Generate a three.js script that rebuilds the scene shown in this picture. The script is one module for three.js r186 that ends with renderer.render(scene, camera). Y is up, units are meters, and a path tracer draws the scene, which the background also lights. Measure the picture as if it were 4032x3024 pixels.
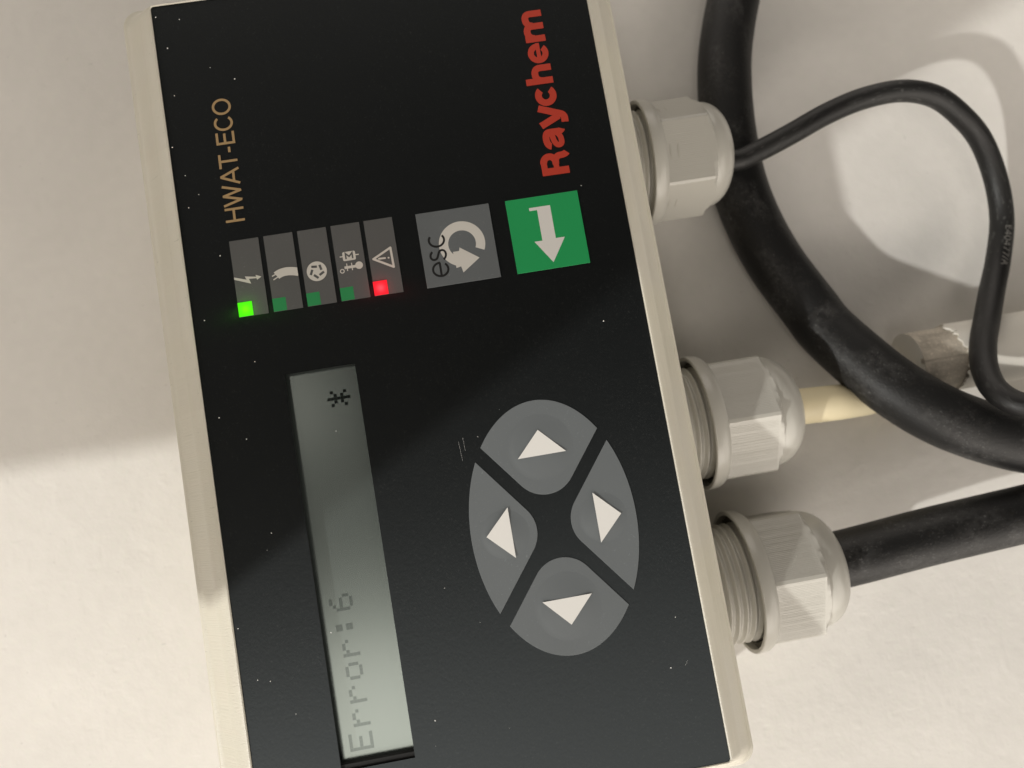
import * as THREE from 'three';
import { RectAreaLightUniformsLib } from 'three/addons/lights/RectAreaLightUniformsLib.js';
import { RoundedBoxGeometry } from 'three/addons/geometries/RoundedBoxGeometry.js';
import { mergeGeometries, mergeVertices, toCreasedNormals } from 'three/addons/utils/BufferGeometryUtils.js';

// ---------------------------------------------------------------- camera, light, exposure
// x runs along the printed text, y is up the wall, z comes out of the wall; lengths below are in millimetres and go through MM
const MM = 0.001;
const scene = new THREE.Scene();
scene.background = new THREE.Color(0, 0, 0);
const camera = new THREE.PerspectiveCamera(53.06, 4 / 3, 0.01, 20);
camera.position.set(-21.17 * MM, -7.29 * MM, 222.76 * MM);
camera.up.set(0.98155, -0.16356, 0.09899);
camera.lookAt(camera.position.x + 0.09052, camera.position.y - 0.05849, camera.position.z - 0.99418);
camera.focus = 0.172;
camera.userData.fStop = 11;
const renderer = new THREE.WebGLRenderer({ antialias: true });
renderer.setSize(1024, 768);
renderer.toneMapping = THREE.LinearToneMapping;
renderer.toneMappingExposure = 1.05;
renderer.shadowMap.enabled = true;
RectAreaLightUniformsLib.init();

const LAMP_AT = [-2.055, 3.766, 2.5625];           // unseen lamp that throws the shadows; direction follows them, distance chosen
const bulbLight = new THREE.PointLight(new THREE.Color(1, 0.98, 0.93), 47);
bulbLight.position.set(...LAMP_AT);
bulbLight.castShadow = true;
bulbLight.shadow.radius = 3.3;
scene.add(bulbLight);
const SOFT = [                                     // unseen area lights standing in for room bounce, last two to reflect in the display: centre, point faced, width, height, strength, where
  { at: [0.0, 1.6, 0.48], to: [0, 0, 0.1], w: 2.4, h: 0.7, k: 1.9, where: 'lifting the ambient light from high above the control box' },
  { at: [-1.6, -0.4, 0.7], to: [0, 0, 0.1], w: 1.1, h: 2.4, k: 3.8, where: 'lifting the ambient light from the left of the control box' },
  { at: [1.6, 0, 0.7], to: [0, 0, 0.1], w: 1.0, h: 2.4, k: 1.8, where: 'lifting the ambient light from the right of the control box' },
  { at: [-1.15, -1.25, 0.6], to: [0, 0, 0.1], w: 1.6, h: 1.0, k: 2.3, where: 'lifting the ambient light from low down beyond the cables' },
  { at: [-0.66, 0.28, 1.6], to: [0, 0, 0], w: 0.6, h: 0.6, k: 1.9, where: 'placed to reflect in the lower end of the display' },
  { at: [0.2, 0.42, 1.6], to: [0, 0, 0], w: 0.26, h: 0.2, k: 1.0, where: 'placed to reflect in the upper end of the display' },
];
const SOFT_COLOR = new THREE.Color(1, 0.915, 0.82);
for (const s of SOFT) {
  const l = new THREE.RectAreaLight(SOFT_COLOR, s.k, s.w, s.h);
  l.position.set(...s.at); l.lookAt(...s.to); scene.add(l); s.light = l;
}

// ---------------------------------------------------------------- helpers
let seed = 7;
const rnd = () => { seed = (seed * 1664525 + 1013904223) >>> 0; return seed / 4294967296; };
const used = {};
function numbered(n) { const k = used[n] = (used[n] ?? -1) + 1; return k ? `${n}_${String(k).padStart(3, '0')}` : n; }
function shade(o) { o.castShadow = o.receiveShadow = true; return o; }
function thing(name, label, category, [x, y, z] = [0, 0, 0], group) {
  const o = new THREE.Group(); o.name = numbered(name); o.position.set(x * MM, y * MM, z * MM); scene.add(o);
  o.userData = { label, category }; if (group) o.userData.group = group;
  return o;
}
function part(name, geometry, material, parent, label) {
  const m = shade(new THREE.Mesh(geometry, material)); m.name = name; parent.add(m);
  if (label) m.userData.label = label;
  return m;
}
const mm = (g) => g.scale(MM, MM, MM);
const hash = (x, y, s) => { let h = (x * 374761393 + y * 668265263 + s * 2147483647) | 0; h = Math.imul(h ^ (h >>> 13), 1274126177); return ((h ^ (h >>> 16)) >>> 0) / 4294967296; };
function vnoise(x, y, per, s) {                    // tiling value noise
  const xi = Math.floor(x), yi = Math.floor(y), fx = x - xi, fy = y - yi, w = (v) => ((v % per) + per) % per;
  const u = fx * fx * (3 - 2 * fx), v = fy * fy * (3 - 2 * fy);
  const a = hash(w(xi), w(yi), s), b = hash(w(xi + 1), w(yi), s), c = hash(w(xi), w(yi + 1), s), d = hash(w(xi + 1), w(yi + 1), s);
  return a + (b - a) * u + (c - a) * v + (a - b - c + d) * u * v;
}
function dataTex(n, fn, srgb) {                    // fn(u, v) -> [r, g, b] in 0..1
  const d = new Uint8Array(n * n * 4);
  for (let j = 0; j < n; j++) for (let i = 0; i < n; i++) {
    const c = fn(i / n, j / n), k = (j * n + i) * 4;
    for (let q = 0; q < 3; q++) d[k + q] = Math.max(0, Math.min(255, c[q] * 255));
    d[k + 3] = 255;
  }
  const t = new THREE.DataTexture(d, n, n); t.wrapS = t.wrapT = THREE.RepeatWrapping; t.magFilter = THREE.LinearFilter; t.minFilter = THREE.LinearMipmapLinearFilter; t.generateMipmaps = true;
  if (srgb) t.colorSpace = THREE.SRGBColorSpace;
  t.needsUpdate = true; return t;
}
function canvasTex(w, h, draw, srgb) {
  const c = document.createElement('canvas'); c.width = w; c.height = h; draw(c.getContext('2d'), w, h);
  const t = new THREE.CanvasTexture(c); if (srgb) t.colorSpace = THREE.SRGBColorSpace; return t;
}
const std = (o) => new THREE.MeshStandardMaterial(o);
const rgb = (r, g, b) => new THREE.Color().setRGB(r, g, b);

// ---------------------------------------------------------------- materials
const wallBump = dataTex(1024, (u, v) => {
  const a = vnoise(u * 24, v * 24, 24, 1), b = vnoise(u * 96, v * 96, 96, 2), c = vnoise(u * 300, v * 300, 300, 3), e = vnoise(u * 12, v * 12, 12, 4);
  const pit = Math.max(0, vnoise(u * 60, v * 60, 60, 9) - 0.86) * 4, ridge = Math.max(0, vnoise(u * 40 + b * 0.6, v * 52, 40 * 52, 6) - 0.72) * 1.2;
  const h = 0.4 + 0.26 * (a - 0.5) + 0.1 * (b - 0.5) + 0.06 * (c - 0.5) + 0.3 * (e - 0.5) + ridge * 0.35 - pit * 0.18;
  return [h, h, h];
});
const wallTint = dataTex(512, (u, v) => {
  const a = vnoise(u * 9, v * 9, 9, 11), b = vnoise(u * 70, v * 70, 70, 12);
  const speck = vnoise(u * 150, v * 150, 150, 13) > 0.985 ? 0.06 : 0;
  const k = 0.905 + 0.02 * (a - 0.5) + 0.012 * (b - 0.5) - speck;
  return [k, k * 0.988, k * 0.965];
}, true);
const lens = (edge, core) => dataTex(64, (u, v) => { const q = Math.exp(-(((u - 0.5) ** 2 + (v - 0.5) ** 2) / 0.07)); return edge.map((e, i) => e + (core[i] - e) * q); });
const M = {
  wall: new THREE.MeshPhysicalMaterial({ map: wallTint, bumpMap: wallBump, bumpScale: 0.00034, roughness: 0.8, specularIntensity: 0.35 }),
  lid: std({ color: rgb(0.75, 0.725, 0.645), roughness: 0.4 }),
  body: std({ color: rgb(0.56, 0.52, 0.42), roughness: 0.5 }),
  gland: std({ color: rgb(0.47, 0.458, 0.415), roughness: 0.28 }),
  thread: std({ color: rgb(0.44, 0.425, 0.38), roughness: 0.42 }),
  seal: std({ color: rgb(0.06, 0.055, 0.04), roughness: 0.8 }),
  tile: std({ color: rgb(0.102, 0.104, 0.103), roughness: 0.5 }),
  key: std({ color: rgb(0.132, 0.146, 0.153), roughness: 0.5 }),
  green: std({ color: rgb(0.013, 0.345, 0.10), roughness: 0.5 }),
  dimled: std({ color: rgb(0.02, 0.26, 0.08), roughness: 0.55 }),
  ink: std({ color: rgb(0.76, 0.75, 0.72), roughness: 0.5 }),
  black: std({ color: rgb(0.006, 0.006, 0.006), roughness: 0.6 }),
  dust: std({ color: rgb(0.9, 0.9, 0.88), roughness: 0.9 }),
  ledGreen: std({ color: rgb(0.02, 0.1, 0.0), emissive: 0xffffff, emissiveMap: lens([0.06, 0.80, 0.0], [0.16, 1.0, 0.0]), emissiveIntensity: 1.0, roughness: 0.5 }),
  ledRed: std({ color: rgb(0.1, 0.01, 0.01), emissive: 0xffffff, emissiveMap: lens([0.9, 0.006, 0.02], [1.0, 0.075, 0.10]), emissiveIntensity: 1.0, roughness: 0.5 }),
};
M.lid.map = dataTex(512, (u, v) => {                // faint rubbed streaks and yellowing patches
  const a = vnoise(u * 3, v * 5, 15, 71), b = vnoise(u * 6, v * 140, 840, 72), c = vnoise(u * 200, v * 200, 200, 73), e = vnoise(u * 8, v * 8, 8, 74);
  const k = 0.95 + 0.05 * (a - 0.5) + 0.07 * Math.max(0, b - 0.55) * e - (c > 0.975 ? 0.10 : 0);
  return [k, k * 0.995, k * (0.985 - 0.02 * e)];
}, true);
M.lid.map.repeat.set(0.2, 0.2);
M.key.map = dataTex(512, (u, v) => { const c = vnoise(u * 170, v * 170, 170, 75), a = vnoise(u * 5, v * 5, 5, 76), d = c > 0.88 ? 0.35 * a * (c - 0.88) / 0.12 : 0, k = 0.62 + 0.03 * (a - 0.5) + d; return [k, k, k]; });
M.key.map.repeat.set(1 / 45, 1 / 45); M.key.color.multiplyScalar(1 / 0.62); M.tile.map = M.key.map; M.tile.color.multiplyScalar(1 / 0.62);
for (const m of [M.lid, M.body]) {        // moulded plastic: a fine spark-eroded grain
  m.bumpMap = dataTex(256, (u, v) => { const h = 0.5 + 0.5 * (vnoise(u * 64, v * 64, 64, 21) - 0.5) + 0.3 * (vnoise(u * 128, v * 128, 128, 22) - 0.5); return [h, h, h]; });
  m.bumpScale = 0.00005;
}
const filmBump = dataTex(1024, (u, v) => { const h = 0.5 + 0.5 * (vnoise(u * 170, v * 170, 170, 31) - 0.5) + 0.4 * (vnoise(u * 400, v * 400, 400, 32) - 0.5); return [h, h, h]; });
const filmTint = dataTex(1024, (u, v) => {         // black print with a grain of settled dust
  const g = vnoise(u * 420, v * 420, 420, 33), a = vnoise(u * 14, v * 14, 14, 34);
  const d = Math.max(0, g - 0.80) * (0.35 + 0.9 * a) * 0.09;
  const b = 0.0016 + d;
  return [b * 1.0, b * 1.02, b * 1.0];
});
filmTint.repeat.set(1, 1);
M.film = new THREE.MeshPhysicalMaterial({ color: 0xffffff, map: filmTint, bumpMap: filmBump, bumpScale: 0.000012, roughness: 0.6, specularIntensity: 1, ior: 1.63, specularColor: rgb(0.86, 0.96, 1), anisotropy: 0.78, anisotropyRotation: Math.PI / 2 });
const rubberTint = dataTex(512, (u, v) => {
  const a = vnoise(u * 10, v * 10, 10, 41), b = vnoise(u * 60, v * 60, 60, 42), c = vnoise(u * 180, v * 180, 180, 43);
  const k = 0.0085 + 0.05 * Math.max(0, a - 0.35) * b + Math.max(0, c - 0.78) * 0.34 * a;
  return [k, k * 0.985, k * 0.965];
});
M.rubber = new THREE.MeshPhysicalMaterial({ map: rubberTint, roughness: 0.5, specularIntensity: 0.75, bumpMap: filmBump, bumpScale: 0.00006 });
const coat = (u, v) => { const a = vnoise(u * 16, v * 4, 64, 61), c = vnoise(u * 160, v * 40, 640, 62); return 0.085 + 0.10 * Math.max(0, a - 0.4) + (c > 0.83 ? 0.16 * a : 0); };
const thinTint = canvasTex(2048, 192, (c, w, h) => {
  const im = c.createImageData(w, h);
  for (let j = 0; j < h; j++) for (let i = 0; i < w; i++) { const k = 255 * coat(i / w, j / h), q = (j * w + i) * 4; im.data[q] = k; im.data[q + 1] = k * 0.99; im.data[q + 2] = k * 0.97; im.data[q + 3] = 255; }
  c.putImageData(im, 0, 0);
  c.font = '25px sans-serif'; c.fillStyle = 'rgba(190,185,178,0.55)'; c.fillText('E40477/A', 1030, h / 2 + 9);
}, true);
M.rubberThin = new THREE.MeshPhysicalMaterial({ map: thinTint, roughness: 0.46, specularIntensity: 0.8, bumpMap: filmBump, bumpScale: 0.00005 });
M.cream = std({ color: rgb(0.76, 0.67, 0.45), roughness: 0.5 });
M.pipe = std({ color: rgb(0.80, 0.77, 0.70), roughness: 0.6 });
M.pipeBare = std({ roughness: 0.7, bumpMap: wallBump, bumpScale: 0.0004, map: dataTex(256, (u, v) => { // old glue and paint residue
  const a = vnoise(u * 12, v * 9, 108, 81), b = vnoise(u * 60, v * 50, 3000, 82), k = 0.68 + 0.10 * (a - 0.5) + 0.07 * (b - 0.5) + (b > 0.88 ? 0.08 : 0); return [k * 1.08, k * 1.03, k * 0.95]; }, true) });
M.cupboard = std({ color: rgb(0.5, 0.48, 0.45), roughness: 0.6 });

// ---------------------------------------------------------------- the wall
{
  const g = new THREE.PlaneGeometry(2.4, 2.4), uv = g.attributes.uv;
  for (let i = 0; i < uv.count; i++) uv.setXY(i, uv.getX(i) * 2.4 / 0.17, uv.getY(i) * 2.4 / 0.17);
  const w = shade(new THREE.Mesh(g, M.wall)); w.name = 'wall'; w.userData = { kind: 'structure', label: 'painted white wall behind the control box' };
  scene.add(w);
}

// ---------------------------------------------------------------- the control box
function ringLoft(rings, closeTop) {               // rounded-rectangle rings: [halfX, halfY, cornerRadius, z]
  const per = 10, pos = [], idx = [], n = 4 * (per + 1);
  for (const [a, b, r, z, dy = 0] of rings) {
    for (let q = 0; q < 4; q++) for (let k = 0; k <= per; k++) {
      const t = (q + k / per) * Math.PI / 2, cx = (q === 0 || q === 3 ? 1 : -1) * (a - r), cy = (q < 2 ? 1 : -1) * (b - r);
      pos.push(cx + r * Math.cos(t), cy + r * Math.sin(t) + dy, z);
    }
  }
  for (let i = 0; i + 1 < rings.length; i++) for (let k = 0; k < n; k++) {
    const k2 = (k + 1) % n, A = i * n + k, B = i * n + k2, C = A + n, D = B + n;
    idx.push(A, B, D, A, D, C);
  }
  if (closeTop) { const c = pos.length / 3, z = rings.at(-1)[3]; pos.push(0, 0, z); const o = (rings.length - 1) * n; for (let k = 0; k < n; k++) idx.push(o + k, o + (k + 1) % n, c); }
  let g = new THREE.BufferGeometry(); g.setAttribute('position', new THREE.Float32BufferAttribute(pos, 3)); g.setIndex(idx);
  const uv = []; for (let i = 0; i < pos.length; i += 3) uv.push(pos[i] / 12, (pos[i + 1] + pos[i + 2]) / 12);
  g.setAttribute('uv', new THREE.Float32BufferAttribute(uv, 2));
  g = toCreasedNormals(g, 0.6); return mm(g);
}
const box = thing('control_box', 'grey wall-mounted control box with black front panel, display, keypad and three cable glands', 'control box', [0, 0, 2]);
part('back_box', ringLoft([[98.2, 52, 4, -1.8], [99.4, 53.4, 4, 27.5]], true), M.body, box);
const lidRings = [[93.4, 53.8, 4, 26], [96.4, 56.6, 4, 26], [97.2, 57.2, 3.8, 26.5], [98.2, 58.6, 3.8, 42.2, 0.9]];
for (let k = 1; k <= 5; k++) { const t = k / 5 * Math.PI / 2; lidRings.push([98.2 - 0.7 * (1 - Math.cos(t)), 58.6 - 1.0 * (1 - Math.cos(t)), 3.8, 42.2 + 1.1 * Math.sin(t), 0.9]); }
lidRings.push([96.5, 56.5, 3.2, 44.4, 0.6], [95.2, 54.2, 2.6, 46.9, 0.3], [94.95, 53.75, 2.4, 47.7, 0.2], [94.75, 53.3, 2.2, 48.3, 0.1], [94.6, 52.8, 2, 48.75, 0.1], [94.35, 51.4, 1.4, 49.6], [94.2, 50.7, 1.1, 50.1], [94.08, 50.38, 1.0, 50.2], [93.95, 50.15, 0.8, 50.05], [93.92, 50.1, 0.8, 49.4]);
part('lid', ringLoft(lidRings), M.lid, box);

const rect = (x0, y0, x1, y1) => { const s = new THREE.Shape(); s.moveTo(x0, y0); s.lineTo(x1, y0); s.lineTo(x1, y1); s.lineTo(x0, y1); s.closePath(); return s; };
function slab(shape, z, depth, bevel = 0, curve = 24) {
  const g = new THREE.ExtrudeGeometry(shape, bevel ? { depth: depth - bevel, bevelEnabled: true, bevelSize: bevel, bevelThickness: bevel, bevelOffset: -bevel, bevelSegments: 3, curveSegments: curve } : { depth, bevelEnabled: false, curveSegments: curve });
  return g.translate(0, 0, z);
}
{ // front film with the display window cut out
  const s = rect(-93.85, -50.05, 93.85, 50.05); s.holes.push(rect(-80.7, 16.35, 4.75, 32.0));
  const g = slab(s, 49.45, 0.45), p = g.attributes.position, uv = g.attributes.uv;
  for (let i = 0; i < p.count; i++) uv.setXY(i, p.getX(i) / 100, p.getY(i) / 100);
  part('front_film', mm(g), M.film, box, 'black printed front film with specks of dust');
}
{ // dust lying on the film
  const gs = [], spots = [[77.5, 38.6], [90, 44], [83.5, 47.5], [74, 33.5], [72, 47.4], [53, 47.4], [48.2, 45], [45.5, 47.6], [33.5, 42.2], [19.5, 47.5], [8.6, 37.9], [-2.4, 47.2], [-9.5, 22.6], [-8, 42], [-29, 39.5], [-47.7, 49.2], [-59, 46.6], [-59.7, 44], [-84.2, 42.5], [-62, -44], [37, -40.8], [-74, 11], [-88, 5], [-52, 30], [-72.4, -41], [5.1, -40.2], [91.3, 49.2], [60, 49.4]];
  for (let k = 0; k < 10; k++) spots.push([-90 + rnd() * 95, -48 + rnd() * 96, 0.05 + 0.05 * rnd() * rnd()]);
  for (const [x, y, r] of spots) { const g = new THREE.IcosahedronGeometry(r ?? 0.105 + 0.055 * rnd(), 0); g.scale(1, 0.8 + 0.5 * rnd(), 0.6); g.rotateZ(rnd() * 3); g.translate(x, y, 49.95); gs.push(g); }
  for (const [x, y, l, a] of [[-72, -44.5, 1.2, 0.9], [-18.5, -3.6, 4.4, 1.62], [-17, -4.6, 3.0, 1.6]]) { const g = new THREE.CylinderGeometry(0.011, 0.011, l, 5); g.rotateZ(a); g.translate(x, y, 49.97); gs.push(g); }
  const d = part('dust', mm(mergeGeometries(gs.map((g) => { const n = g.index ? g.toNonIndexed() : g; n.deleteAttribute('uv'); return n; }))), M.dust, box); d.userData.kind = 'stuff';
}
// -- printing: ink shapes drawn in millimetres on a small sheet at (x0, y0)-(x1, y1)
function print(name, x0, y0, x1, y1, z, color, parent, draw, label) {
  const S = Math.min(40, 1400 / Math.max(x1 - x0, y1 - y0)), W = Math.round((x1 - x0) * S), H = Math.round((y1 - y0) * S);
  const t = canvasTex(W, H, (c) => {
    c.fillStyle = '#000'; c.fillRect(0, 0, W, H); c.setTransform(W / (x1 - x0), 0, 0, -H / (y1 - y0), -x0 * W / (x1 - x0), y1 * H / (y1 - y0));
    c.fillStyle = c.strokeStyle = '#fff'; draw(c);
  });
  const g = new THREE.PlaneGeometry(x1 - x0, y1 - y0); g.translate((x0 + x1) / 2, (y0 + y1) / 2, z);
  return part(name, mm(g), std({ color, alphaMap: t, transparent: true, roughness: 0.5 }), parent, label);
}
const line = (c, w, ...p) => { c.lineWidth = w; c.beginPath(); c.moveTo(p[0], p[1]); for (let i = 2; i < p.length; i += 2) c.lineTo(p[i], p[i + 1]); c.stroke(); };
const ell = (c, w, x, y, rx, ry, a0 = 0, a1 = Math.PI * 2) => { c.lineWidth = w; c.beginPath(); c.ellipse(x, y, rx, ry, 0, a0, a1); c.stroke(); };
const poly = (c, ...p) => { c.beginPath(); c.moveTo(p[0], p[1]); for (let i = 2; i < p.length; i += 2) c.lineTo(p[i], p[i + 1]); c.closePath(); c.fill(); };
const D = Math.PI / 180;
print('product_lettering', 40, 34, 71, 41, 49.94, rgb(0.40, 0.27, 0.13), box, (c) => {
  c.save(); c.transform(1, -0.016, 0, 1, 0, 40.7 * 0.016); const b = 35.68, h = 4.22, t = b + h, w = 0.56, k = w / 2; c.miterLimit = 3;
  line(c, w, 40.7 + k, b, 40.7 + k, t); line(c, w, 44.0 - k, b, 44.0 - k, t); line(c, w, 40.7, b + h * 0.53, 44, b + h * 0.53);
  line(c, w, 44.55, t, 45.75, b + 0.1); line(c, w, 45.7, b, 46.85, t); line(c, w, 46.8, t, 47.95, b); line(c, w, 47.9, b + 0.1, 49.1, t);
  line(c, w, 49.55, b, 51.35, t); line(c, w, 51.3, t, 53.1, b); line(c, w, 50.2, b + 1.3, 52.5, b + 1.3);
  line(c, w, 53.3, t - k, 56.6, t - k); line(c, w, 54.95, b, 54.95, t);
  line(c, w, 56.95, b + 1.55, 58.25, b + 1.55);
  line(c, w, 58.9 + k, b, 58.9 + k, t); line(c, w, 58.9, t - k, 61.75, t - k); line(c, w, 58.9, b + k, 61.85, b + k); line(c, w, 58.9, b + h * 0.53, 61.5, b + h * 0.53);
  ell(c, w, 63.95, b + h / 2, 1.55, 1.87, 42 * D, 320 * D);
  ell(c, w, 67.85, b + h / 2, 1.66, 1.87); c.restore();
}, 'pale brown product lettering');
print('maker_lettering', 39.8, -41.4, 81.4, -31.6, 49.94, rgb(0.50, 0.045, 0.022), box, (c) => {
  c.save(); c.transform(1, 0.0, 0, 1, 0, 0); const b = -38.82, X = 4.7, k = 0.82, w = 1.58, v = 1.35; c.lineJoin = 'round';
  // R
  line(c, 1.72, 41.3, b, 41.35, b + 6.35); line(c, 1.4, 41, b + 5.65, 43.4, b + 5.65); line(c, 1.3, 41, b + 2.85, 43.6, b + 2.85);
  ell(c, 1.6, 43.4, b + 4.25, 1.5, 1.4, -90 * D, 90 * D);
  c.lineWidth = 1.55; c.beginPath(); c.moveTo(42.9, b + 2.85); c.quadraticCurveTo(44.9, b + 3.0, 44.95, b + 1.5); c.quadraticCurveTo(44.95, b + 0.4, 45.5, b - 0.1); c.stroke();
  // a
  c.lineWidth = w; c.beginPath(); c.moveTo(47.25, b + 3.1); c.quadraticCurveTo(47.5, b + X - 0.62, 49.1, b + X - 0.62); c.quadraticCurveTo(50.65, b + X - 0.62, 50.65, b + 3.1); c.lineTo(50.65, b + 1.0); c.quadraticCurveTo(50.7, b + 0.3, 51.2, b + 0.1); c.stroke();
  c.lineWidth = 1.3; c.beginPath(); c.moveTo(50.6, b + 2.75); c.quadraticCurveTo(49.6, b + 2.55, 48.6, b + 2.35); c.quadraticCurveTo(47.35, b + 2.0, 47.4, b + 1.25); c.quadraticCurveTo(47.5, b + 0.55, 48.5, b + 0.6); c.quadraticCurveTo(50.2, b + 0.65, 50.55, b + 2.0); c.stroke();
  // y
  line(c, 1.65, 52.35, b + X, 54.35, b + 0.2); c.lineWidth = 1.65; c.beginPath(); c.moveTo(56.65, b + X); c.lineTo(54.75, b - 0.2); c.quadraticCurveTo(54.45, b - 1.1, 53.4, b - 1.05); c.lineTo(52.65, b - 1.0); c.stroke();
  // c
  ell(c, w, 59.55, b + 2.35, 1.75, 1.72, 40 * D, 320 * D);
  // h
  line(c, w, 63.2, b, 63.2, b + 6.35); c.lineWidth = w; c.beginPath(); c.moveTo(66.35, b); c.lineTo(66.35, b + 2.7); c.quadraticCurveTo(66.3, b + X - 0.72, 64.9, b + X - 0.72); c.quadraticCurveTo(63.3, b + X - 0.75, 63.25, b + 2.3); c.stroke();
  // e
  ell(c, 1.42, 69.95, b + 2.35, 1.72, 1.72, 0 * D, 318 * D); line(c, 0.95, 68.5, b + 2.25, 72.45, b + 2.25);
  // m
  line(c, w, 73.55, b, 73.55, b + X);
  for (const o of [0, 3.1]) { c.beginPath(); c.lineWidth = w; c.moveTo(76.65 + o, b); c.lineTo(76.65 + o, b + 2.8); c.quadraticCurveTo(76.6 + o, b + X - 0.7, 75.4 + o, b + X - 0.7); c.quadraticCurveTo(73.8 + o, b + X - 0.75, 73.7 + o, b + 2.4); c.stroke(); }
  c.restore();
}, 'bold red lettering');

// -- status tiles, each with its lamp and its pictogram
const TZ = 49.88;
const tops = [39.85, 32.22, 24.66, 17.12, 9.66];
tops.forEach((t, i) => {
  const y0 = t - 6.48, y1 = t;
  const tile = part('status_tile', mm(slab(rect(18.92, y0, 36.4, y1), TZ, 0.09)), M.tile, box);
  const lit = i === 0 || i === 4, s = lit ? 3.15 : 2.95;
  const led = part('led', mm(slab(rect(19.0, y1 - s, 19.0 + s + (lit ? 0.05 : 0), y1), TZ + 0.05, lit ? 0.2 : 0.06)), i === 0 ? M.ledGreen : i === 4 ? M.ledRed : M.dimled, tile, ['lit green indicator lamp', 'unlit dark green indicator lamp', 'unlit dark green indicator lamp', 'unlit dark green indicator lamp', 'lit red indicator lamp'][i]);
  if (lit) { const p = led.geometry.attributes.position, uv = led.geometry.attributes.uv; for (let q = 0; q < p.count; q++) uv.setXY(q, (p.getX(q) / MM - 19) / s, (p.getY(q) / MM - y1 + s) / s); }
  const cy = (y0 + y1) / 2;
  print('pictogram', 18.95, y0 + 0.03, 36.3, y1 - 0.03, TZ + 0.15, rgb(0.62, 0.60, 0.55), tile, (c) => {
    c.lineCap = 'butt';
    if (i === 0) { // lightning arrow pointing down
      poly(c, 27.55, y1, 28.1, y1, 27.15, cy + 0.55, 27.95, cy + 0.85, 27.5, cy - 1.6, 27.95, cy - 1.55, 27.35, y0 + 0.45, 26.75, cy - 1.75, 27.15, cy - 1.65, 27.25, cy + 0.0, 26.1, cy - 0.35);
    } else if (i === 1) { // cable with two bare conductors
      c.lineWidth = 1.9; c.beginPath(); c.moveTo(27.1, y0 - 0.2); c.quadraticCurveTo(28.2, cy - 0.3, 27.0, cy + 1.55); c.stroke();
      line(c, 0.28, 27.5, cy + 1.3, 27.0, cy + 2.55); line(c, 0.28, 26.75, cy + 1.1, 26.15, cy + 2.35);
    } else if (i === 2) { // round fan symbol with five slots
      c.beginPath(); c.arc(26.6, cy + 0.15, 2.25, 0, 7); c.fill(); c.globalCompositeOperation = 'destination-out'; c.globalCompositeOperation = 'source-over'; c.strokeStyle = '#000';
      for (let k = 0; k < 5; k++) { const a = (k * 72 + 22) * D, x = 26.6 + 1.2 * Math.cos(a), y = cy + 0.15 + 1.2 * Math.sin(a), d = a + 62 * D; line(c, 0.52, x - 0.62 * Math.cos(d), y - 0.62 * Math.sin(d), x + 0.62 * Math.cos(d), y + 0.62 * Math.sin(d)); }
    } else if (i === 3) { // motor valve and thermometer
      c.beginPath(); c.roundRect(27.9, cy - 1.35, 2.1, 2.9, 0.35); c.fill(); line(c, 0.25, 29, cy - 2.1, 29, cy + 2.2); c.strokeStyle = '#000'; c.lineJoin = 'miter';
      line(c, 0.34, 28.3, cy - 0.65, 29.6, cy - 0.65, 28.85, cy + 0.1, 29.6, cy + 0.85, 28.3, cy + 0.85); c.strokeStyle = '#fff';
      c.beginPath(); c.arc(26.5, cy - 1.8, 0.86, 0, 7); c.fill(); line(c, 0.6, 26.4, cy - 1.2, 26.4, cy + 1.5);
      for (const y of [-0.2, 0.9]) line(c, 0.22, 25.6, cy + y, 27.3, cy + y);
      ell(c, 0.22, 25.7, cy + 2.1, 0.42, 0.42);
    } else { // warning triangle
      c.lineJoin = 'round'; c.lineWidth = 0.5; c.beginPath(); c.moveTo(27.35, cy + 2.3); c.lineTo(29.4, cy - 1.85); c.lineTo(24.9, cy - 1.95); c.closePath(); c.stroke();
      c.lineCap = 'round'; line(c, 0.42, 27.25, cy + 1.05, 27.2, cy - 0.3); c.beginPath(); c.arc(27.15, cy - 1.1, 0.22, 0, 7); c.fill();
    }
  });
});
// small lamps: the light of the two lit indicators
for (const [x, y, col] of [[20.6, 38.25, rgb(0.12, 1, 0.0)], [20.6, 8.1, rgb(1, 0.03, 0.05)]]) {
  const l = new THREE.PointLight(col, 2.2e-5); l.position.set(x * MM, y * MM, 53.6 * MM); l.castShadow = true; l.shadow.radius = 0.05; scene.add(l);
}
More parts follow.
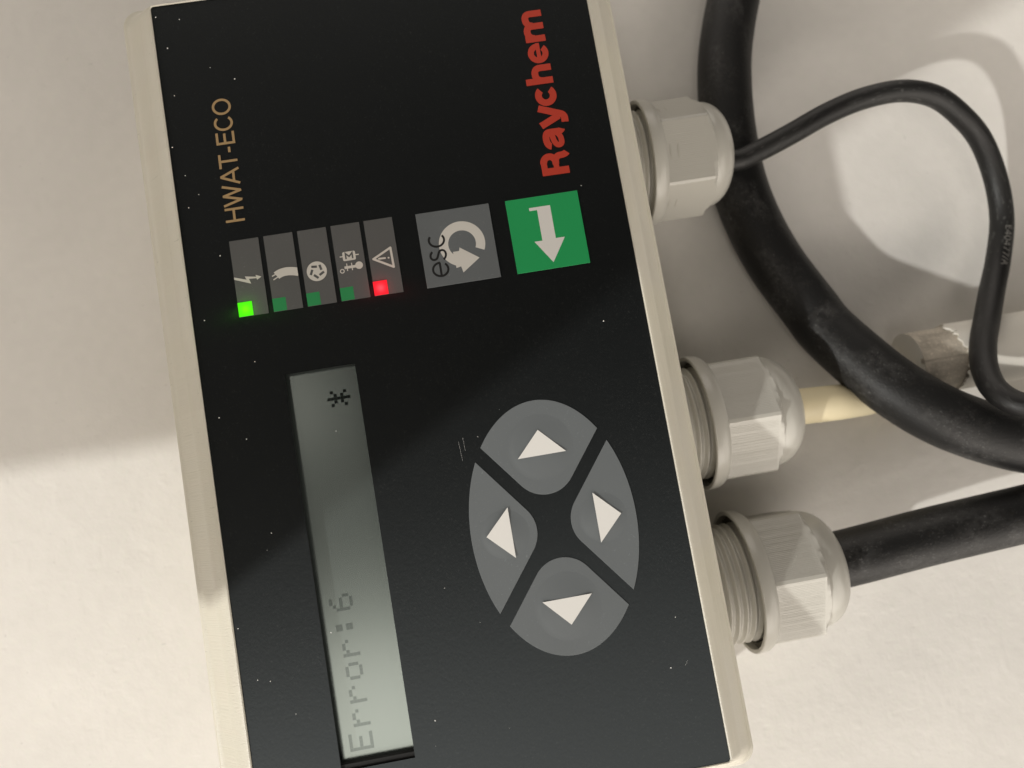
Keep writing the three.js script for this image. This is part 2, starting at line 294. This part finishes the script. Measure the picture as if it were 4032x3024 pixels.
// -- esc key and enter key
const esc = part('esc_key', mm(slab(rect(18.82, -19.0, 36.15, -2.15), TZ, 0.14, 0.06)), M.key, box, 'grey escape key with a round arrow');
print('round_arrow', 18.9, -18.9, 36.1, -2.2, TZ + 0.155, rgb(0.66, 0.645, 0.60), esc, (c) => {
  const x = 27.75, y = -11.55; ell(c, 2.12, x, y, 4.16, 4.2, -118 * D + 0.06, 180 * D - 0.0); ell(c, 2.12, x, y, 4.16, 4.2, 170 * D, 180 * D);
  poly(c, 26.2, -9.2, 26.2, -10.6, 26.99, -10.82, 23.97, -14.94, 21.13, -10.79, 22.6, -10.5, 22.4, -9.4);
  c.beginPath(); c.ellipse(x, y, 4.16, 4.2, 0, 150 * D, 181 * D); c.lineWidth = 2.12; c.stroke();
});
print('key_lettering', 18.9, -18.9, 36.1, -2.2, TZ + 0.18, rgb(0.008, 0.008, 0.008), esc, (c) => {
  const w = 0.46; // reads along x, tops towards +y
  ell(c, w, 22.65, -5.85, 1.55, 1.72, -2 * D, 318 * D); line(c, w, 21.1, -5.85, 24.2, -5.85);
  c.lineWidth = w; c.beginPath(); c.moveTo(26.85, -4.6); c.bezierCurveTo(26.3, -3.75, 25.0, -3.9, 25.0, -4.85); c.bezierCurveTo(25.0, -6.0, 27.0, -5.6, 27.0, -6.75); c.bezierCurveTo(27.0, -7.75, 25.3, -7.85, 24.85, -6.85); c.stroke();
  ell(c, w, 29.45, -5.95, 1.5, 1.72, 52 * D, 308 * D);
});
const enter = part('enter_key', mm(slab(rect(18.85, -39.65, 36.05, -22.8), TZ, 0.14, 0.06)), M.green, box, 'square green enter key with a bent white arrow');
{
  const s = new THREE.Shape([[33.55, -27.95], [33.55, -32.85], [25.72, -32.85], [25.72, -34.95], [20.27, -31.37], [25.6, -27.87], [25.6, -29.72], [32.85, -29.72], [32.85, -27.95]].map((p) => new THREE.Vector2(...p)));
  part('arrow', mm(slab(s, TZ + 0.12, 0.04)), M.ink, enter);
}
// -- arrow keypad: an ellipse cut in four by a cross
{
  const cx = -38, cy = -21.22, A = 28, B = 18.4, GAP = 1.54, R = 7.1, th = Math.atan2(14.35, 18.5);
  const sectors = [
    { dir: 0, a: th, tri: [[-16.66, -21.2], [-22.3, -26.6], [-22.3, -15.8]], dome: [-20.5, -21.2, 9.2], l: 'arrow key pointing along the text' },
    { dir: Math.PI / 2, a: Math.PI / 2 - th, tri: [[-37.85, -6.16], [-32.3, -11.76], [-43.35, -11.76]], dome: [-38, -10.3, 6.7], l: 'upper arrow key' },
    { dir: Math.PI, a: th, tri: [[-59.46, -21.25], [-53.7, -26.75], [-53.7, -15.8]], dome: [-55.5, -21.2, 9.2], l: 'arrow key pointing back along the text' },
    { dir: -Math.PI / 2, a: Math.PI / 2 - th, tri: [[-37.85, -36.24], [-32.33, -30.75], [-43.33, -30.75]], dome: [-38, -32.2, 6.7], l: 'lower arrow key' },
  ];
  for (const s of sectors) {
    // the sector: between two channels running from the centre, rounded towards the centre, bounded by the ellipse
    const pts = [], apex = (R + GAP) / Math.sin(s.a), px = cx + apex * Math.cos(s.dir), py = cy + apex * Math.sin(s.dir);
    for (let k = 0; k <= 20; k++) { const t = s.dir + Math.PI + (Math.PI / 2 - s.a) * (1 - k / 10); pts.push([px + R * Math.cos(t), py + R * Math.sin(t)]); }
    const hit = (sgn) => { // where the channel edge meets the ellipse
      const d = s.dir + sgn * s.a, nx = -Math.sin(d) * -sgn * GAP, ny = Math.cos(d) * -sgn * GAP; let lo = 0, hi = 40;
      for (let i = 0; i < 50; i++) { const m = (lo + hi) / 2, x = nx + m * Math.cos(d), y = ny + m * Math.sin(d); (x * x / A / A + y * y / B / B < 1) ? lo = m : hi = m; }
      return [nx + lo * Math.cos(d), ny + lo * Math.sin(d)];
    };
    const e0 = hit(-1), e1 = hit(1); // pts go from the +sgn side to the -sgn side
    let t0 = Math.atan2(e0[1] / B, e0[0] / A), t1 = Math.atan2(e1[1] / B, e1[0] / A); while (t1 < t0) t1 += 2 * Math.PI;
    const first = pts[0], side = Math.hypot(first[0] - cx - e0[0], first[1] - cy - e0[1]) < Math.hypot(first[0] - cx - e1[0], first[1] - cy - e1[1]);
    const ring = []; for (let k = 0; k <= 48; k++) { const t = t0 + (t1 - t0) * k / 48; ring.push([cx + A * Math.cos(t), cy + B * Math.sin(t)]); }
    if (side) pts.reverse();                       // end next to e0, where the ellipse part begins
    const key = part('arrow_key', mm(slab(new THREE.Shape([...pts, ...ring].map((p) => new THREE.Vector2(...p))), TZ, 0.14, 0.06)), M.key, box, s.l);
    const [dx, dy, dr] = s.dome, prof = []; for (let k = 0; k <= 14; k++) { const q = 1 - k / 14; prof.push(new THREE.Vector2(dr * q, TZ + 0.1 + 0.42 * (1 + Math.cos(Math.PI * q)) / 2)); }
    const dome = new THREE.LatheGeometry(prof, 48); dome.rotateX(Math.PI / 2); dome.translate(dx, dy, 0);
    part('key_dome', mm(dome), M.key, key);
    part('triangle', mm(slab(new THREE.Shape(s.tri.map((p) => new THREE.Vector2(...p))), TZ + 0.47, 0.06)), M.ink, key);
  }
}
// -- display: recessed glass with dot characters
{
  const FONT = { E: ['11111', '10000', '10000', '11110', '10000', '10000', '11111'], r: ['00000', '00000', '10110', '11001', '10000', '10000', '10000'], o: ['00000', '00000', '01110', '10001', '10001', '10001', '01110'], ':': ['00000', '01100', '01100', '00000', '01100', '01100', '00000'], 6: ['00110', '01000', '10000', '11110', '10001', '10001', '01110'], '*': ['00100', '10101', '01110', '00100', '01110', '10101', '00100'] };
  const W = 2048, H = 400, x0 = -83, x1 = 11, y0 = 13, y1 = 38; // texture covers this piece of the display plane
  const map = canvasTex(W, H, (c) => {
    c.fillStyle = 'rgb(150,161,157)'; c.fillRect(0, 0, W, H); c.setTransform(W / (x1 - x0), 0, 0, -H / (y1 - y0), -x0 * W / (x1 - x0), y1 * H / (y1 - y0));
    const put = (ch, col, row, style) => { c.fillStyle = style; FONT[ch].forEach((r, j) => [...r].forEach((b, i) => { if (b === '1') c.fillRect(-77.9 + col * 4.93 + i * 0.73, (row ? 23.95 : 30.1) - (j + 1) * 0.74, 0.69, 0.70); })); };
    [...'Error:6'].forEach((ch, i) => put(ch, i, 0, 'rgb(117,127,124)'));
    put('*', 15, 1, 'rgb(40,48,46)');
  }, true);
  const g = new THREE.PlaneGeometry(x1 - x0, y1 - y0); g.translate((x0 + x1) / 2, (y0 + y1) / 2, 47.5);
  const lcd = part('display', mm(g), new THREE.MeshPhysicalMaterial({ map, roughness: 0.27, metalness: 0.9, clearcoat: 0.4, clearcoatRoughness: 0.12 }), box, 'grey-green character display reading an error');
  const fr = rect(-84, 12, 12, 39); fr.holes.push(rect(-79.6, 14.2, 10, 37));
  part('display_frame', mm(slab(fr, 47.6, 1.8)), M.black, lcd);
}
// -- cable glands: nut with skirt, hexagon and domed end, turned to point down (-y)
function radialMesh(path, segs, rAt, y0 = 0) {     // path of [y, r, hex 0/1, rib 0/1]
  const pos = [], idx = [], n = segs;
  for (const p of path) for (let k = 0; k < n; k++) { const t = k / n * Math.PI * 2, r = rAt(p, t); pos.push(r * Math.sin(t), p[0], r * Math.cos(t)); }
  for (let i = 0; i + 1 < path.length; i++) for (let k = 0; k < n; k++) { const A = i * n + k, B = i * n + (k + 1) % n; idx.push(A, A + n, B, B, A + n, B + n); }
  let g = new THREE.BufferGeometry(); g.setAttribute('position', new THREE.Float32BufferAttribute(pos, 3)); g.setIndex(idx);
  const uv = []; for (let i = 0; i < pos.length; i += 3) uv.push(Math.atan2(pos[i], pos[i + 2]) * 1.5, pos[i + 1] / 10);
  g.setAttribute('uv', new THREE.Float32BufferAttribute(uv, 2));
  return mm(toCreasedNormals(g, 0.5));
}
function makeGland({ x, y, z, R, turn, ribbed, fl, hexLen, domeLen, threadR, hole, turnY }, label) {
  const g = new THREE.Group(); g.name = 'cable_gland'; g.userData.label = label; g.position.set(x * MM, y * MM, z * MM); g.rotation.z = turnY ?? 0; box.add(g);
  const AF = R * 0.965 * Math.cos(Math.PI / 6) * 2, cr = R * 0.95;
  const hexR = (t) => { const a = ((t - turn) % (Math.PI / 3) + Math.PI / 3) % (Math.PI / 3) - Math.PI / 6; return [Math.min(AF / 2 / Math.cos(a), cr), a, Math.floor((t - turn) / (Math.PI / 3) + 60) % 6]; };
  const inner = R - 1.35, h0 = -fl, h1 = -fl - hexLen, path = [];
  path.push([-3.1, threadR - 1.2, 0], [-3.1, inner - 0.5, 0], [-1, inner, 0], [0.0, inner + 0.15, 0], [0.2, inner + 0.35, 0], [0.2, R - 0.3, 0], [0.0, R - 0.08, 0], [-0.3, R, 0], [h0 + 1.2, R * 0.985, 0], [h0 + 0.5, R * 0.965, 0], [h0, R * 0.945, 0]);
  path.push([h0 - 0.04, 99, 1, 1], [h0 - 1.05, 99, 1, 1]);
  for (let k = 1; k < 8; k++) path.push([h0 - 1.05 + (h1 + 1.6 - h0 + 1.05) * k / 8, 99, 1, 1]);
  path.push([h1 + 1.6, 99, 1, 1], [h1 + 1.45, 99, 1]);
  const dr = AF / 2, re = hole + 0.9;              // chamfered corners, then an elliptic dome down to the cable
  path.push([h1 + 1.2, R * 0.97, 1], [h1 + 0.2, dr * 1.035, 1], [h1 - 0.1, dr * 1.005, 0], [h1 - 0.25, dr * 0.985, 0]);
  for (let k = 0; k <= 30; k++) { const a = k / 30 * Math.PI / 2; path.push([h1 - 0.5 - (domeLen - 0.5) * Math.sin(a), re + (dr * 0.985 - re) * Math.cos(a), 0]); }
  const yEnd = h1 - domeLen; path.push([yEnd, hole + 0.35, 0], [yEnd + 0.3, hole, 0], [yEnd + 4, hole, 0]);
  part('nut', radialMesh(path, 720, (p, t) => {
    let r = p[1]; if (!p[2]) return r;
    const [hr, a, f] = hexR(t); r = Math.min(r, hr);
    if (p[3] && ribbed.includes(f) && Math.abs(a) < 0.49) { const s = AF / 2 * Math.tan(a) / 0.46; r -= 0.06 * (0.5 + 0.5 * Math.cos(s * Math.PI * 2)); }
    return r;
  }), M.gland, g);
  const tp = []; for (let q = 0; q <= 120; q++) tp.push([13 - q * 0.17]);
  part('thread', radialMesh(tp, 120, (p, t) => { const s = p[0] / 2.05 + t / (2 * Math.PI), f = s - Math.floor(s); return threadR - 0.85 * Math.min(1, Math.max(0, Math.abs(f - 0.5) * 2 * 1.5 - 0.25)); }), M.thread, g);
  const sl = new THREE.TorusGeometry(inner - 0.9, 1.0, 10, 72); sl.rotateX(Math.PI / 2); sl.translate(0, -2.2, 0);
  part('seal', mm(sl), M.seal, g);
  return g;
}
makeGland({ x: 51.9, y: -64.4, z: 15.9, R: 17.2, turn: 19 * D, ribbed: [1, 3, 5], fl: 3.6, hexLen: 13.6, domeLen: 7.6, threadR: 14.5, hole: 3.2 }, 'light grey cable gland with the thin black cable');
makeGland({ x: -21.1, y: -65.8, z: 16.2, R: 18.1, turn: -3.5 * D, ribbed: [0, 1, 2, 3, 4, 5], fl: 3.8, hexLen: 14.6, domeLen: 8.8, threadR: 15.1, hole: 5.0 }, 'middle grey cable gland with the cream cable');
makeGland({ x: -63.8, y: -69.1, z: 16.7, R: 18.5, turn: 4 * D, ribbed: [0, 1, 2, 3, 4, 5], fl: 3.8, hexLen: 14.0, domeLen: 7.8, threadR: 15.3, hole: 7.6 }, 'grey cable gland with the straight thick black cable and most thread showing');

// ---------------------------------------------------------------- cables
function tube(pts, r, segs = 200, round = 28, once = false) {    // r: number or function of 0..1
  const curve = new THREE.CatmullRomCurve3(pts.map((p) => new THREE.Vector3(p[0], p[1], p[2])), false, 'centripetal');
  const g = new THREE.TubeGeometry(curve, segs, 1, round), pos = g.attributes.position, nor = g.attributes.normal, uv = g.attributes.uv, L = curve.getLength();
  for (let i = 0; i <= segs; i++) for (let k = 0; k <= round; k++) {
    const j = i * (round + 1) + k, rr = typeof r === 'function' ? r(i / segs) : r;
    pos.setXYZ(j, pos.getX(j) + nor.getX(j) * (rr - 1), pos.getY(j) + nor.getY(j) * (rr - 1), pos.getZ(j) + nor.getZ(j) * (rr - 1));
    if (once) { // one print along the whole length, its middle line on the side away from the wall
      const q = i / segs, T = curve.getTangentAt(q), sx = T.y, sy = -T.x, len = Math.hypot(sx, sy) || 1;
      uv.setXY(j, q, 0.5 - Math.atan2((nor.getX(j) * sx + nor.getY(j) * sy) / len, nor.getZ(j)) / (2 * Math.PI));
    } else uv.setXY(j, uv.getX(j) * L / 60, uv.getY(j));
  }
  return mm(g);
}
function cable(name, label, category, pts, r, mat, base, once) {
  const o = shade(new THREE.Mesh(tube(pts.map((p) => [p[0] - base[0], p[1] - base[1], p[2] - base[2]]), r, 260, 28, once), mat));
  o.name = numbered(name); o.position.set(base[0] * MM, base[1] * MM, base[2] * MM); o.userData = { label, category }; scene.add(o); return o;
}
cable('thick_cable', 'thick black rubber cable curving behind the upper gland and over the white pipe', 'cable',
  [[150, -122, 8.5], [127, -115, 8.5], [104.7, -106.0, 8.5], [92.1, -101.1, 8.5], [83.1, -98.3, 8.5], [72.1, -96.1, 8.8], [58.7, -94.7, 9.0], [44.7, -94.8, 9.0], [32.9, -96.7, 9.2], [20.3, -100.5, 9.6], [4.9, -107.5, 10.5], [-0.4, -109.3, 12.0], [-10.5, -114.6, 16.0], [-20.9, -121.4, 20.0], [-30.4, -131.2, 22.5], [-38.1, -144.4, 23.5], [-41.9, -154.4, 23.5], [-45.2, -167.6, 23.5], [-48, -188, 23.5], [-50, -238, 23]], (t) => 7.5 + 0.8 * Math.min(1, 1.3 * t), M.rubber, [0, -105, 14]);
cable('thin_cable', 'thin black cable arching out of the upper gland with faint print on it', 'cable',
  [[51.2, -70, 19.5], [50.0, -82, 19.5], [48.5, -91.5, 19.5], [49.9, -97.2, 20], [52.8, -106.8, 22], [56.2, -116.9, 24], [58.1, -126.5, 26], [58.4, -137.6, 26.5], [56.0, -147.4, 25], [51.0, -154.8, 22.5], [44.3, -162.1, 18.5], [33.4, -167.3, 14], [22.3, -168.3, 11.5], [10.9, -164.5, 11.5], [2.4, -159.3, 13.5], [-6.7, -152.0, 18.5], [-13.5, -145.5, 24], [-20.1, -141.1, 29], [-25.5, -139.7, 33], [-29.1, -141.2, 36], [-31.1, -144.1, 38], [-33.6, -150.3, 38.5], [-36, -160, 38.5], [-38, -200, 36]], (t) => 2.95 + 0.4 * Math.exp(-(((t - 0.62) / 0.16) ** 2)), M.rubberThin, [48, -92, 19.5], true);
cable('straight_cable', 'thick black cable running straight out of the gland nearest the lower edge of the photo', 'cable',
  [[-63.8, -74, 18.7], [-62.7, -97.9, 20.3], [-60.7, -121.1, 22], [-59.2, -147.6, 23], [-57, -190, 23], [-54, -260, 21]], 7.4, M.rubber, [-63.8, -74, 19.5]);
cable('cream_cable', 'cream coloured cable running from the middle gland under the thick black cable', 'cable',
  [[-21.1, -72, 18.2], [-21.5, -95.7, 17.8], [-21.9, -104, 15.8], [-22.2, -113, 11], [-22.2, -121, 7.2], [-21.4, -128, 6.6], [-19.4, -136, 7.6], [-16, -150, 9.4], [-14.8, -170, 9.8], [-14.8, -300, 9.8]], 4.9, M.cream, [-21.1, -72, 19.5]);

// ---------------------------------------------------------------- white pipe with a ragged painted sleeve
{
  const t = thing('pipe', 'white pipe on the wall with a bare brownish end and a ragged paint edge', 'pipe', [-14.8, -132, 9.8]);
  const tubeMesh = (rO, rI, y0, y1, rag, seg = 96) => {
    const path = [[y1, rI], [y0, rI], [y0, rO], [y0 - 2, rO], [y0 - 4, rO], [y1, rO]];
    const pos = [], idx = [], uvs = []; path.forEach(([y, r], i) => { for (let k = 0; k < seg; k++) { const a = k / seg * Math.PI * 2; const e = rag && i > 0 && i < 3 ? rag(a) : 0; const q = rag ? 0 : 0.12 * vnoise(k / 6, i * 0.7, 16, 53); pos.push((r - q) * Math.sin(a), y - e - q, (r - q) * Math.cos(a)); uvs.push(k / seg * 2.4, y / 24); } });
    for (let i = 0; i + 1 < path.length; i++) for (let k = 0; k < seg; k++) { const A = i * seg + k, B = i * seg + (k + 1) % seg; idx.push(A, A + seg, B, B, A + seg, B + seg); }
    const g = new THREE.BufferGeometry(); g.setAttribute('position', new THREE.Float32BufferAttribute(pos, 3)); g.setAttribute('uv', new THREE.Float32BufferAttribute(uvs, 2)); g.setIndex(idx);
    return mm(toCreasedNormals(g, 0.7));
  };
  part('bare_end', tubeMesh(8.9, 7.2, 0, -40), M.pipeBare, t, 'brownish bare pipe end');
  { const c = new THREE.CylinderGeometry(8.75, 8.75, 1.6, 64); c.translate(0, -0.83, 0); part('end_cap', mm(c), M.pipe, t); }
  part('painted_sleeve', tubeMesh(9.6, 8.95, -10.5, -330, (a) => 1.2 * vnoise(a * 5, 0.5, 64, 51) + 2.4 * vnoise(a * 14, 1.5, 64, 52) - 2 * Math.exp(-((a - 1.1) ** 2) / 0.05)), M.pipe, t, 'white painted part with torn edge');
}

// ---------------------------------------------------------------- outside the frame: unseen things placed to light and shade the place
{
  const t = thing('unseen_cupboard', 'unseen grey cupboard out of the frame above the control box, placed to shade part of it', 'cupboard', [-28, 182, 120]);  // unseen body, sized and placed for the shade it casts
  const g = new RoundedBoxGeometry(0.160, 0.34, 0.16, 3, 0.0015); g.translate(0.0097, 0.17, 0.08); part('carcass', g, M.cupboard, t);
  const f = new RoundedBoxGeometry(0.168, 0.018, 0.17, 3, 0.001); f.translate(0.0108, -0.0092, 0.085); part('base_board', f, M.cupboard, t);
  const b = new THREE.BoxGeometry(0.06, 0.14, 0.1205); b.translate(0.04, 0.26, -0.06); part('bracket', b, M.cupboard, t);
}
{
  const t = thing('unseen_ceiling_lamp', 'unseen ceiling lamp out of the frame above the control box, placed to throw the shadows', 'lamp', LAMP_AT.map((v) => v / MM));  // unseen lamp, set along the direction of the cast shadows
  part('bulb', new THREE.SphereGeometry(0.07, 32, 20), std({ color: 0xffffff, emissive: rgb(1, 0.93, 0.82), emissiveIntensity: 4, roughness: 0.4 }), t);
  const b = new THREE.CylinderGeometry(0.018, 0.02, 0.05, 24); b.translate(0, 0.09, 0); part('socket', b, M.cupboard, t);
}
for (const s of SOFT) {  // stand-in bodies for the unseen area lights
  const t = thing('unseen_light_panel', 'unseen soft light panel out of the frame, ' + s.where, 'lamp', s.at.map((v) => v / MM));
  t.quaternion.copy(s.light.quaternion);           // a RectAreaLight shines along its own -z
  const g = new RoundedBoxGeometry(s.w + 0.04, s.h + 0.04, 0.04, 2, 0.01); g.translate(0, 0, 0.034); part('housing', g, M.black, t);
  const f = new THREE.BoxGeometry(s.w, s.h, 0.004); f.translate(0, 0, 0.010); part('diffuser', f, std({ color: rgb(0.08, 0.08, 0.08), emissive: SOFT_COLOR, emissiveIntensity: 0.03 * s.k, roughness: 0.6 }), t);
}
renderer.render(scene, camera);
